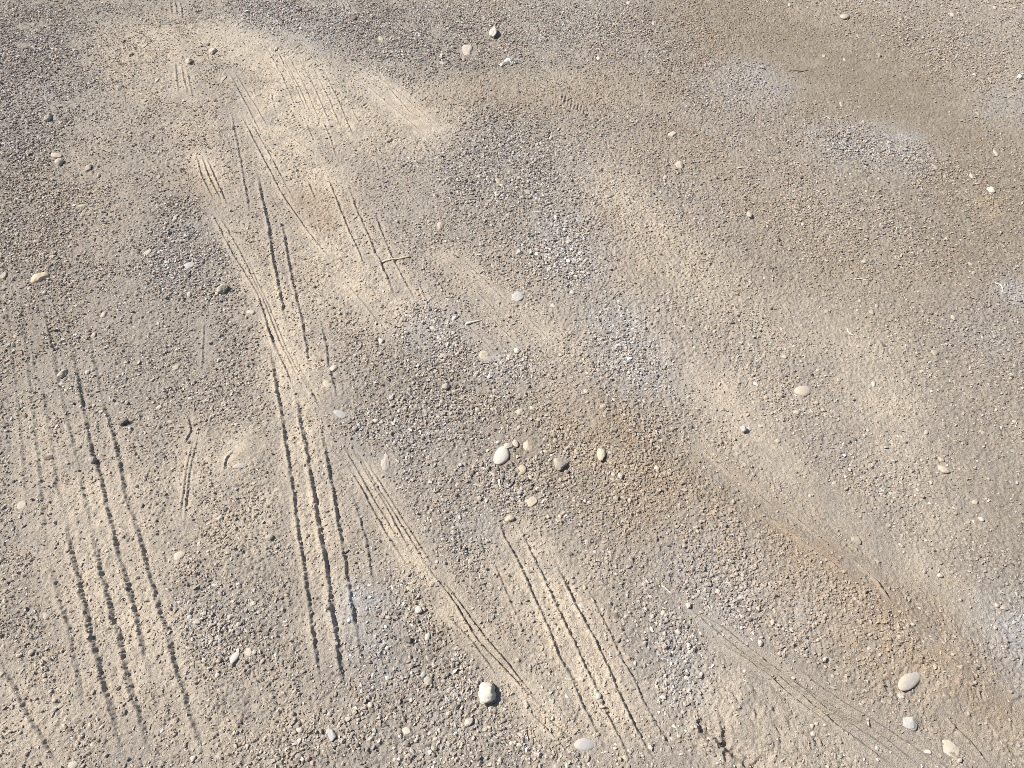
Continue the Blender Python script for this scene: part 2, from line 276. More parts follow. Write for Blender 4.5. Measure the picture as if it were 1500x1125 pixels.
# crust: little broken terraces
def terrace(scale, seed, step):
    n = fbm(scale, seed, 3, .5) * 3.0
    fl = np.floor(n); fr = n - fl
    return (fl + np.clip((fr - .82) / .18, 0, 1)) * step
rough = np.clip(1 - .9 * SMOOTH, 0, 1)
dusty = np.clip(TAN * 1.1, 0, 1)
Z += NEAR * rough * (terrace(.040, 401, .0008) * (.4 + .6 * dusty) + terrace(.021, 431, .0006) + .0006 * fbm(.017, 441, 2) + .0013 * vnoise(.0075, 451) - .0008 * np.abs(vnoise(.011, 461)) + .0018 * vnoise(.0045, 481))

# crumbs fallen into the marks
Z += GROOVE * NEAR * (.0040 * vnoise(.0046, 471) + .0022 * vnoise(.0085, 472) + .0006)

# bedded chips: angular flat-topped grains standing out of the surface
CHIP = ZERO(); CHUE = ZERO(); CTOP = ZERO()
def chips(cell, rmin, rmax, hk, prob, seed, minr=0.0):
    g = np.random.default_rng(seed); N = 512
    jx = g.uniform(.05, .95, (N, N)).astype(np.float32); jy = g.uniform(.05, .95, (N, N)).astype(np.float32)
    rd = (g.uniform(rmin, rmax, (N, N)) * cell).astype(np.float32); pr = g.uniform(0, 1, (N, N)).astype(np.float32)
    ang = g.uniform(0, math.pi, (N, N)).astype(np.float32); el = g.uniform(.55, 1.0, (N, N)).astype(np.float32)
    gx = g.normal(0, .38, (N, N)).astype(np.float32); gy = g.normal(0, .38, (N, N)).astype(np.float32)
    val = g.uniform(0, 1, (N, N)).astype(np.float32); hue = g.uniform(0, 1, (N, N)).astype(np.float32)
    tp = g.uniform(.3, .8, (N, N)).astype(np.float32)
    ca, sa = np.cos(ang), np.sin(ang)
    inx = np.where(near_x > 0)[0]; iny = np.where(near_y > 0)[0]
    xs = XS[inx[0]:inx[-1] + 1]; ys = YS[iny[0]:iny[-1] + 1]; sl = (slice(iny[0], iny[-1] + 1), slice(inx[0], inx[-1] + 1))
    u = (xs / cell + 700).astype(np.float64); v = (ys / cell + 700).astype(np.float64)
    iu = np.floor(u).astype(int); iv = np.floor(v).astype(int); fu = (u - iu).astype(np.float32); fv = (v - iv).astype(np.float32)
    best = np.zeros((len(ys), len(xs)), np.float32); bval = np.zeros_like(best); bhue = np.zeros_like(best)
    P = prob[sl]
    for oy in (-1, 0, 1):
        rows = (iv + oy) % N
        for ox in (-1, 0, 1):
            cols = (iu + ox) % N; ij = np.ix_(rows, cols)
            dx = (fu[None, :] - ox - jx[ij]) * cell; dy = (fv[:, None] - oy - jy[ij]) * cell
            c, s_ = ca[ij], sa[ij]
            a = dx * c + dy * s_; b = (dy * c - dx * s_) / el[ij]
            d = np.maximum(np.hypot(a, b), (np.abs(a) * .8 + np.abs(b) * .72))
            r = rd[ij]
            h = np.minimum((r - d) * 1.5, r * tp[ij] + gx[ij] * dx + gy[ij] * dy)
            h = np.where((pr[ij] < P) & (d < r), h, 0)
            m = h > best
            best = np.where(m, h, best); bval = np.where(m, val[ij], bval); bhue = np.where(m, hue[ij], bhue)
    k = NEAR[sl]
    Z[sl] += best * hk * k
    on = (best > r.min() * .05) & (best > 0)
    CHIP[sl] = np.where(on, bval, CHIP[sl]); CHUE[sl] = np.where(on, bhue, CHUE[sl]); CTOP[sl] = np.where(on, np.maximum(CTOP[sl], np.clip(best / (.0012), 0, 1)), CTOP[sl])
gm = np.clip(1 - .85 * SMOOTH - .15 * GROOVE, 0, 1)
PATCH = np.clip(.75 + .9 * MIDN + .5 * FINEN, .15, 1.5)
chips(.0050, .26, .50, 1.0, (.40 + .5 * GRAV) * gm, 501)
chips(.0094, .20, .46, 1.0, (.03 + .34 * GRAV) * gm * PATCH, 502)
chips(.017, .17, .40, .85, (.006 + .17 * GRAV ** 1.4) * gm * PATCH, 503)
chips(.031, .14, .32, .55, (.003 + .08 * GRAV ** 1.6) * gm * PATCH, 504)

ground = None
def build_grid(name):
    me = bpy.data.meshes.new(name)
    nv = NX * NY; nf = (NX - 1) * (NY - 1)
    me.vertices.add(nv)
    cof = np.empty((nv, 3), np.float32); cof[:, 0] = X.ravel(); cof[:, 1] = Y.ravel(); cof[:, 2] = Z.ravel()
    me.vertices.foreach_set('co', cof.ravel())
    idx = np.arange(nv, dtype=np.int32).reshape(NY, NX)
    q = np.stack([idx[:-1, :-1], idx[:-1, 1:], idx[1:, 1:], idx[1:, :-1]], -1).reshape(-1)
    me.loops.add(nf * 4); me.polygons.add(nf)
    me.loops.foreach_set('vertex_index', q)
    me.polygons.foreach_set('loop_start', np.arange(0, nf * 4, 4, dtype=np.int32))
    me.polygons.foreach_set('use_smooth', np.ones(nf, bool))
    for an, f3 in (('soil', (TAN, BROWN, BLUE)), ('chip', (CHIP, CHUE, CTOP)), ('dark_tone', (DARKEN, DARKEN, DARKEN)), ('wear', (GRAV, SMOOTH, STAIN))):
        a = me.attributes.new(an, 'FLOAT_VECTOR', 'POINT')
        v = np.empty((nv, 3), np.float32)
        for k in range(3): v[:, k] = f3[k].ravel()
        a.data.foreach_set('vector', v.ravel())
    me.update(calc_edges=True)
    o = bpy.data.objects.new(name, me); C.objects.link(o)
    return o

STAIN = ZERO()
brush(STAIN, [(1436, 296), (1450, 292), (1458, 306), (1448, 312)], 9, .8)
brush(STAIN, [(1463, 940), (1475, 944)], 6, -.0)

# ------------------------------------------------------------------ materials
def s2l(c):
    return tuple(((v / 255) / 12.92 if v / 255 <= .04045 else ((v / 255 + .055) / 1.055) ** 2.4) for v in c) + (1,)
ALB = .80
def alb(c, k=ALB):
    l = s2l(c); return (l[0] * k, l[1] * k, l[2] * k, 1)

class NT:
    def __init__(s, name):
        s.m = bpy.data.materials.new(name); s.m.use_nodes = True
        s.t = s.m.node_tree; s.b = s.t.nodes['Principled BSDF']
        s.b.inputs['Specular IOR Level'].default_value = .25
    def n(s, typ, **kw):
        x = s.t.nodes.new(typ)
        for k, v in kw.items(): setattr(x, k, v)
        return x
    def l(s, a, b): s.t.links.new(a, b)
    def mix(s, fac, a, b, blend='MIX'):
        x = s.n('ShaderNodeMix', data_type='RGBA', blend_type=blend)
        for sock, v in ((x.inputs[0], fac), (x.inputs[6], a), (x.inputs[7], b)):
            if isinstance(v, bpy.types.NodeSocket): s.l(v, sock)
            else: sock.default_value = v
        return x.outputs[2]
    def math(s, op, a, b=0.0, c=0.0, clamp=False):
        x = s.n('ShaderNodeMath', operation=op, use_clamp=clamp)
        for sock, v in zip(x.inputs, (a, b, c)):
            if isinstance(v, bpy.types.NodeSocket): s.l(v, sock)
            else: sock.default_value = v
        return x.outputs[0]
    def noise(s, scale, detail=3, rough=.6, vec=None):
        x = s.n('ShaderNodeTexNoise'); x.inputs['Scale'].default_value = scale; x.inputs['Detail'].default_value = detail; x.inputs['Roughness'].default_value = rough
        if vec is not None: s.l(vec, x.inputs['Vector'])
        return x.outputs['Fac']
    def ramp(s, fac, stops, interp='LINEAR'):
        x = s.n('ShaderNodeValToRGB'); r = x.color_ramp; r.interpolation = interp
        while len(r.elements) < len(stops): r.elements.new(.5)
        for e, (p, c) in zip(r.elements, stops): e.position = p; e.color = c
        s.l(fac, x.inputs[0]); return x.outputs[0]

def ground_material():
    t = NT('dusty_gravel_ground')
    geo = t.n('ShaderNodeNewGeometry').outputs['Position']
    def attr(nm):
        a = t.n('ShaderNodeAttribute', attribute_name=nm); sp = t.n('ShaderNodeSeparateXYZ'); t.l(a.outputs['Vector'], sp.inputs[0]); return sp.outputs
    dark_tone = attr('dark_tone')[0]; tan, brown, blue = attr('soil'); cv, chue, ctop = attr('chip'); grav, smooth, stain = attr('wear')
    c = t.mix(tan, alb((170, 160, 146)), alb((206, 191, 169)))
    c = t.mix(brown, c, alb((170, 153, 132)))
    c = t.mix(t.math('MULTIPLY', dark_tone, .8), c, alb((146, 135, 119)))  # DARKEN mask blends the ground towards a darker grey-brown
    c = t.mix(t.math('MULTIPLY', blue, .9), c, alb((180, 177, 173)))
    c = t.mix(t.math('MULTIPLY', stain, .6), c, alb((192, 172, 144)))
    # stones bedded in the dust, each its own colour
    cc = t.ramp(cv, [(0, alb((104, 97, 90))), (.16, alb((148, 139, 127))), (.55, alb((182, 171, 156))), (.84, alb((208, 199, 185))), (1, alb((244, 238, 228)))])
    ch = t.ramp(chue, [(0, (1.06, .99, .90, 1)), (.45, (1, 1, 1, 1)), (.75, (.985, 1.0, 1.015, 1)), (1, (1.06, .98, .96, 1))])
    cc = t.mix(1.0, cc, ch, 'MULTIPLY')
    cc = t.mix(.2, cc, alb((174, 163, 148)))
    cc = t.mix(t.math('MULTIPLY', tan, .5), cc, alb((198, 183, 161)))
    cc = t.mix(t.math('MULTIPLY', brown, .55), cc, alb((168, 148, 123)))
    cc = t.mix(t.math('MULTIPLY', dark_tone, .5), cc, alb((150, 140, 125)))
    cc = t.mix(t.math('MULTIPLY', blue, .45), cc, alb((182, 180, 178)))
    c = t.mix(t.math('MULTIPLY', ctop, .85), c, cc)
    f1 = t.noise(38, 4, .65, geo); f2 = t.noise(310, 3, .7, geo); f3 = t.noise(900, 2, .6, geo)
    v = t.math('MULTIPLY_ADD', f1, .34, .83); c = t.mix(1.0, c, v, 'MULTIPLY')
    v = t.math('MULTIPLY_ADD', f2, 1.0, .5); c = t.mix(1.0, c, v, 'MULTIPLY')
    v = t.math('MULTIPLY_ADD', f3, .8, .6); c = t.mix(1.0, c, v, 'MULTIPLY')
    t.l(c, t.b.inputs['Base Color']); t.b.inputs['Roughness'].default_value = .95; t.b.inputs['Specular IOR Level'].default_value = .08
    bp = t.n('ShaderNodeBump'); bp.inputs['Strength'].default_value = 1.0; bp.inputs['Distance'].default_value = .0034
    hsum = t.math('ADD', t.noise(420, 3, .65, geo), t.math('MULTIPLY', t.noise(1100, 2, .6, geo), .5))
    t.l(hsum, bp.inputs['Height']); t.l(bp.outputs[0], t.b.inputs['Normal'])
    return t.m

def stone_material():
    t = NT('dusty_stone')
    oc = t.n('ShaderNodeObjectInfo'); tc = t.n('ShaderNodeTexCoord').outputs['Object']
    v = t.math('MULTIPLY_ADD', t.noise(120, 4, .65, tc), .36, .82)
    c = t.mix(1.0, oc.outputs['Color'], v, 'MULTIPLY')
    sp = t.math('MULTIPLY_ADD', t.noise(900, 2, .6, tc), .3, .85); c = t.mix(1.0, c, sp, 'MULTIPLY')
    film = t.ramp(t.noise(55, 4, .6, tc), [(.42, (.1, .1, .1, 1)), (.68, (.6, .6, .6, 1))])
    c = t.mix(film, c, alb((190, 176, 153)))
    t.l(c, t.b.inputs['Base Color']); t.b.inputs['Roughness'].default_value = .9
    bp = t.n('ShaderNodeBump'); bp.inputs['Strength'].default_value = .35; bp.inputs['Distance'].default_value = .0015
    t.l(t.noise(330, 4, .65, tc), bp.inputs['Height']); t.l(bp.outputs[0], t.b.inputs['Normal'])
    return t.m

def gravel_material():
    t = NT('loose_gravel')
    a = t.n('ShaderNodeAttribute', attribute_name='tint'); sp = t.n('ShaderNodeSeparateXYZ'); t.l(a.outputs['Vector'], sp.inputs[0])
    val, hue, dust = sp.outputs
    cc = t.ramp(val, [(0, alb((92, 86, 81))), (.18, alb((136, 128, 119))), (.55, alb((172, 162, 149))), (.86, alb((204, 195, 182))), (1, alb((244, 237, 228)))])
    ch = t.ramp(hue, [(0, (1.07, .99, .89, 1)), (.45, (1, 1, 1, 1)), (.75, (.955, .99, 1.045, 1)), (1, (1.07, .97, .95, 1))])
    cc = t.mix(1.0, cc, ch, 'MULTIPLY'); cc = t.mix(dust, cc, alb((190, 174, 151)))
    ea = t.n('ShaderNodeAttribute', attribute_name='earth'); cc = t.mix(ea.outputs['Fac'], cc, alb((170, 152, 130)))
    geo = t.n('ShaderNodeNewGeometry').outputs['Position']
    cc = t.mix(1.0, cc, t.math('MULTIPLY_ADD', t.noise(700, 2, .6, geo), .4, .8), 'MULTIPLY')
    t.l(cc, t.b.inputs['Base Color']); t.b.inputs['Roughness'].default_value = .9; t.b.inputs['Specular IOR Level'].default_value = .12
    return t.m

def straw_material():
    t = NT('dry_straw')
    tc = t.n('ShaderNodeTexCoord').outputs['Object']; oc = t.n('ShaderNodeObjectInfo')
    c = t.mix(1.0, oc.outputs['Color'], t.math('MULTIPLY_ADD', t.noise(260, 3, .6, tc), .5, .75), 'MULTIPLY')
    t.l(c, t.b.inputs['Base Color']); t.b.inputs['Roughness'].default_value = .75
    return t.m

MG, MS, MGR, MST = ground_material(), stone_material(), gravel_material(), straw_material()

# ------------------------------------------------------------------ stones that can be told apart
def zat(x, y):
    i = int(np.clip(np.searchsorted(XS, x), 1, NX - 1)); j = int(np.clip(np.searchsorted(YS, y), 1, NY - 1))
    return float(Z[j, i])
def zarea(x, y, r):
    s = window([(x, y)], r); return float(np.median(Z[s])) if Z[s].size else zat(x, y)

import bmesh
def ico(sub):
    bm = bmesh.new(); bmesh.ops.create_icosphere(bm, subdivisions=sub, radius=1)
    v = np.array([x.co[:] for x in bm.verts]); f = [tuple(x.index for x in q.verts) for q in bm.faces]; bm.free(); return v, f
ICO3, ICO1 = ico(4), ico(1)

def stone_shape(shape, a, b, c, g):
    """unit directions -> a lopsided, weathered stone of half sizes a, b, c"""
    v = ICO3[0].copy(); d = v.copy()
    r = np.ones(len(v))
    for k in range(5):      # smooth lumps
        ax = g.normal(size=3); ax /= np.linalg.norm(ax); r += g.uniform(-.10, .12) * (.5 if shape == 'e' else 1) * np.exp(-(1 - d @ ax) * g.uniform(1.5, 5))
    if shape in 'asr' or shape == 'f':        # broken faces
        for k in range({'a': 12, 's': 9, 'r': 5, 'f': 6}[shape]):
            ax = g.normal(size=3); ax[2] *= .7; ax /= np.linalg.norm(ax); lim = g.uniform(.52, .9) if shape == 'a' else g.uniform(.66, .92)
            dp = d @ ax; r = np.where(dp > .05, np.minimum(r, lim / np.maximum(dp, .05)), r)
    p = d * r[:, None]
    p[:, 0] *= 1 + .22 * g.uniform(-1, 1) * p[:, 1]        # egg outline
    if shape == 'f': p[:, 2] = np.sign(p[:, 2]) * np.abs(p[:, 2]) ** .6 * .9
    n = np.zeros(len(v))
    for k in range(16):
        ax = g.normal(size=3) * g.uniform(3, 9); n += np.sin(d @ ax + g.uniform(0, 6)) / 16
    p *= (1 + n * {'e': .06, 'a': .34, 's': .28}.get(shape, .2))[:, None]
    e = np.abs(p).max(0)
    return p / e * np.array([a, b, c])

COL = {'w': (214, 205, 190), 'p': (196, 184, 167), 'g': (176, 167, 154), 'd': (100, 90, 86), 't': (202, 183, 154), 'b': (180, 179, 176), 'k': (206, 183, 160), 'm': (162, 153, 142), 'r': (190, 164, 148), 'c': (192, 179, 159), 'q': (176, 168, 155)}
CWORD = {'w': 'white', 'p': 'pale', 'g': 'grey', 'd': 'dark', 't': 'tan', 'b': 'bluish grey', 'k': 'pinkish tan', 'm': 'mid-grey', 'r': 'reddish', 'c': 'buff', 'q': 'grey'}
SWORD = {'r': 'rounded', 'a': 'angular', 'f': 'flat', 's': 'chipped', 'e': 'oval'}
# x, y, width, height (photo px), turn, colour, shape, how much stands out, label, short name to point others by
BIG = [
 (1328, 1000, 46, 20, 33, 'q', 'e', .55, 'large smooth egg-shaped grey stone lying loose on tan dirt', 'large egg-shaped grey stone'),
 (1333, 1060, 25, 22, 0, 'b', 's', .45, 'half-buried round stone, pale grey one side and dark the other', 'two-toned half-buried stone'),
 (1390, 1096, 32, 28, -35, 'c', 'f', .12, 'pale flat stone sunk level with the dirt at bottom right', 'sunken pale flat stone'),
 (713, 1016, 27, 34, 10, 'w', 'a', .75, 'large rough white rock standing out of the dark gravel', 'large rough white rock'),
 (687, 1058, 17, 13, 60, 'c', 's', .6, 'buff almond-shaped stone with shadow just below the rough white rock', 'almond-shaped buff stone'),
 (857, 1090, 34, 21, 5, 'b', 'e', .2, 'flat blue-grey oval stone pressed into the ground', 'flat blue-grey oval stone'),
 (735, 669, 29, 21, 60, 'w', 'e', .6, 'large creamy white egg-shaped stone in the middle gravel', 'creamy white stone'),
 (745, 655, 15, 10, 10, 'p', 's', .55, 'pale knobbly pebble capping the creamy white stone', None),
 (755, 652, 12, 8, -60, 'c', 'e', .9, 'buff upright pebble with black shadow beside the pinkish slab', None),
 (773, 653, 26, 36, 0, 'k', 'a', .12, 'pinkish tan crumbly slab buried flush beside the creamy white stone', 'pinkish crumbly slab'),
 (763, 688, 19, 15, 20, 't', 'f', .15, 'tan flat piece with a small dark pit, below the pinkish slab', None),
 (722, 50, 12, 15, 20, 'w', 'a', .9, 'upright white chunk casting a black shadow in far gravel', 'upright white chunk'),
 (686, 73, 20, 16, -10, 'p', 'f', .25, 'pale wedge-shaped flat stone near the upright white chunk', 'pale wedge-shaped flat stone'),
 (328, 425, 18, 14, 0, 'g', 'a', .7, 'grey-white knobbly stone sitting in a dark ringed hollow', 'knobbly stone in the hollow'),
 (60, 408, 28, 18, 0, 't', 's', .35, 'broad tan stone half buried in gravel near the left edge', 'broad tan half-buried stone'),
 (92, 547, 16, 15, 40, 'p', 'a', .45, 'pale angular shard with pointed top in left gravel', 'pale angular shard'),
 (182, 620, 16, 10, 10, 'd', 'a', .8, 'near-black angular chip beside a small pale one on the left', 'near-black angular chip'),
 (72, 670, 17, 9, 12, 'd', 'f', .4, 'flat dark brown chip with pale rim by the left edge', 'flat dark brown chip'),
 (135, 675, 10, 13, 60, 'g', 's', .8, 'light grey stone with black shadow astride the left tyre mark', None),
 (278, 390, 17, 12, 0, 'b', 'f', .25, 'bluish pale stone bedded level in grey gravel', 'bluish bedded stone'),
 (352, 683, 21, 8, 5, 'g', 'e', .4, 'long narrow grey pebble lying below the smooth dirt mound', 'long narrow grey pebble'),
 (500, 607, 28, 11, -15, 'b', 'f', .25, 'bluish slate sliver lying across the narrow tread track', 'bluish slate sliver'),
 (565, 678, 15, 36, 12, 'g', 'f', .18, 'thin curved grey slab edge sticking out of gravel', 'curved grey slab'),
 (710, 521, 20, 20, -40, 'c', 'f', .12, 'buff flat stone flush with the ground beside a white chip cluster', 'flush buff flat stone'),
 (757, 434, 22, 16, 10, 'b', 'f', .2, 'blue-grey flat stone sunk in dust at the middle', 'sunken blue-grey stone'),
 (762, 603, 20, 14, 10, 'g', 'a', .35, 'grey three-cornered stone half buried above the creamy white stone', None),
 (820, 682, 26, 20, 10, 'm', 'a', .5, 'rough grey clod-like stone right of the pinkish slab', 'rough grey clod-like stone'),
 (880, 673, 13, 19, 0, 'c', 's', .7, 'buff two-lumped stone with shadow on the gravel bank', 'two-lumped buff stone'),
 (778, 733, 22, 20, 0, 'c', 'f', .15, 'buff flat stone with thin pointed tail above the tyre marks', None),
 (1177, 572, 27, 16, 10, 'c', 'e', .35, 'long buff stone half sunk in the right wheel path', 'long buff half-sunk stone'),
 (1089, 628, 13, 11, 0, 'b', 'a', .75, 'light grey many-sided stone with dark hollow on the right', 'light grey many-sided stone'),
 (262, 815, 18, 19, 0, 'p', 'f', .2, 'pale flat stone pressed in right of the left tyre marks', 'pale pressed-in flat stone'),
 (343, 962, 19, 11, 65, 'w', 'e', .65, 'white upright almond-shaped pebble in left front gravel', 'white almond-shaped pebble'),
 (363, 955, 17, 15, 0, 'p', 'f', .2, 'pale flat disc beside the white almond-shaped pebble', None),
 (485, 1076, 17, 22, 20, 'b', 'a', .4, 'bluish white broken stone near the front edge', 'bluish white broken stone'),
 (627, 997, 14, 14, 0, 'g', 'r', .55, 'round grey pebble just below a bluish one in dark gravel', 'round grey pebble'),
 (597, 1071, 20, 12, -15, 'p', 's', .5, 'long pale stone lying at the front left of the white rock', 'long pale front stone'),
 (613, 893, 12, 11, 0, 'w', 'r', .7, 'white round pebble like a coin in the dark gravel', 'coin-like white pebble'),
 (598, 937, 12, 11, 0, 'd', 'a', .7, 'single black stone among pale pebbles in the front gravel', 'single black stone'),
 (626, 932, 9, 12, 0, 'w', 'r', .6, 'white upright pebble just right of the black stone', None),
 (747, 760, 15, 9, 10, 't', 's', .7, 'tan lump with dark hollows where the middle tyre marks start', 'tan lump at the tyre marks'),
 (1255, 790, 15, 14, 0, 'm', 'f', .25, 'grey stone bedded in the smooth dusty wheel path', 'grey bedded stone'),
 (1472, 890, 14, 9, 0, 'g', 's', .5, 'grey squat stone in the bluish patch at right edge', 'grey squat stone'),
 (1383, 687, 17, 11, -20, 'c', 's', .5, 'buff stone with dark lower rim on the right', 'buff dark-rimmed stone'),
 (1237, 25, 14, 7, 10, 'p', 'e', .6, 'pale oval stone on brown dirt near the far edge', 'pale far oval stone'),
 (995, 241, 14, 11, 20, 'p', 's', .5, 'pale blunt stone on brown-grey dirt, upper right of centre', 'pale blunt stone'),
 (985, 195, 12, 8, 10, 'p', 'f', .4, 'pale flat stone lying a little beyond the pale blunt stone', None),
 (1453, 277, 12, 8, -10, 'w', 'r', .6, 'white rounded pebble beside the yellow stain at right', 'white pebble by the stain'),
 (1493, 113, 12, 6, 10, 'w', 'a', .6, 'white pointed stone at the far right edge', 'white pointed edge stone'),
 (1098, 315, 9, 10, 0, 'w', 's', .8, 'off-white upright stone beside darker chips, upper right', 'off-white upright stone'),
 (88, 240, 12, 10, 0, 'p', 'r', .8, 'pale plump pebble with dark shadow in the upper left gravel', 'pale plump pebble'),
 (83, 229, 19, 7, -12, 'c', 'f', .6, 'buff long flat stone lying just beyond the pale plump pebble', None),
 (72, 175, 12, 12, 0, 'p', 'a', .6, 'pale blocky stone standing in upper left gravel', 'pale blocky stone'),
 (277, 91, 9, 7, 0, 'w', 's', .8, 'white small stone with dark side in the far tan dust', 'white far-dust stone'),
 (312, 75, 13, 8, 10, 'p', 's', .5, 'pale lumpy stone right of the far tan dust stone', None),
 (32, 741, 15, 14, 0, 'p', 'f', .25, 'pale rounded flat stone sunk near the left edge', 'pale sunk edge stone'),
 (48, 957, 11, 10, 0, 'g', 'r', .7, 'round grey pebble with a dark right side, lower left', 'dark-sided round pebble'),
 (107, 1121, 15, 12, 0, 'p', 'e', .5, 'pale rounded stone cut by the bottom edge at left', 'pale bottom-edge stone'),
 (437, 1108, 12, 11, 0, 'm', 'r', .55, 'mid-grey round pebble near the bottom edge left of centre', 'mid-grey bottom pebble'),
 (457, 1117, 9, 9, 0, 'r', 'a', .5, 'reddish chip beside the mid-grey bottom pebble', None),
 (395, 787, 13, 9, 20, 'g', 'r', .75, 'grey pebble with black shadow left of the deep tyre marks', 'grey shadowed pebble'),
 (653, 567, 12, 9, 20, 'g', 'r', .85, 'grey knob casting a black shadow beside a dark stone', 'grey knob'),
 (877, 1020, 8, 12, 0, 'w', 'r', .6, 'white pebble sitting in the middle tyre mark near the front', 'white pebble in the tyre mark'),
 (1113, 942, 8, 12, -20, 'w', 'a', .7, 'white upright chip just above the diagonal tread track', 'white chip above the track'),
 (1008, 887, 9, 9, 0, 'w', 'a', .7, 'white chip at the upper end of the diagonal tread track', 'white chip at the track end'),
 (1358, 1102, 12, 8, -10, 'w', 'r', .6, 'small white bean left of the sunken pale flat stone', None),
 (1377, 843, 9, 7, 0, 'w', 'r', .7, 'white round pebble alone on smooth dirt at right', 'lone white pebble'),
 (908, 703, 11, 9, 10, 'p', 'a', .7, 'pale stone topping the heap of gravel right of centre', 'pale heap-top stone'),
 (258, 538, 14, 9, 15, 'c', 'f', .25, 'buff flat stone flush with the ground, left of centre', 'buff flush stone'),
 (233, 597, 12, 8, 0, 'p', 'a', .4, 'pale three-cornered chip on grey dust, left of centre', 'pale three-cornered chip'),
 (812, 1080, 13, 10, -40, 't', 'f', .3, 'tan flat chip between the fine track and the oval stone', None),
 (772, 1033, 13, 9, 70, 'p', 'a', .6, 'pale lozenge chip beside the fine tread track', None),
 (463, 940, 1, 1, 0, 'b', 'f', 0, None, None),
]
BIG = [b for b in BIG if b[8]]
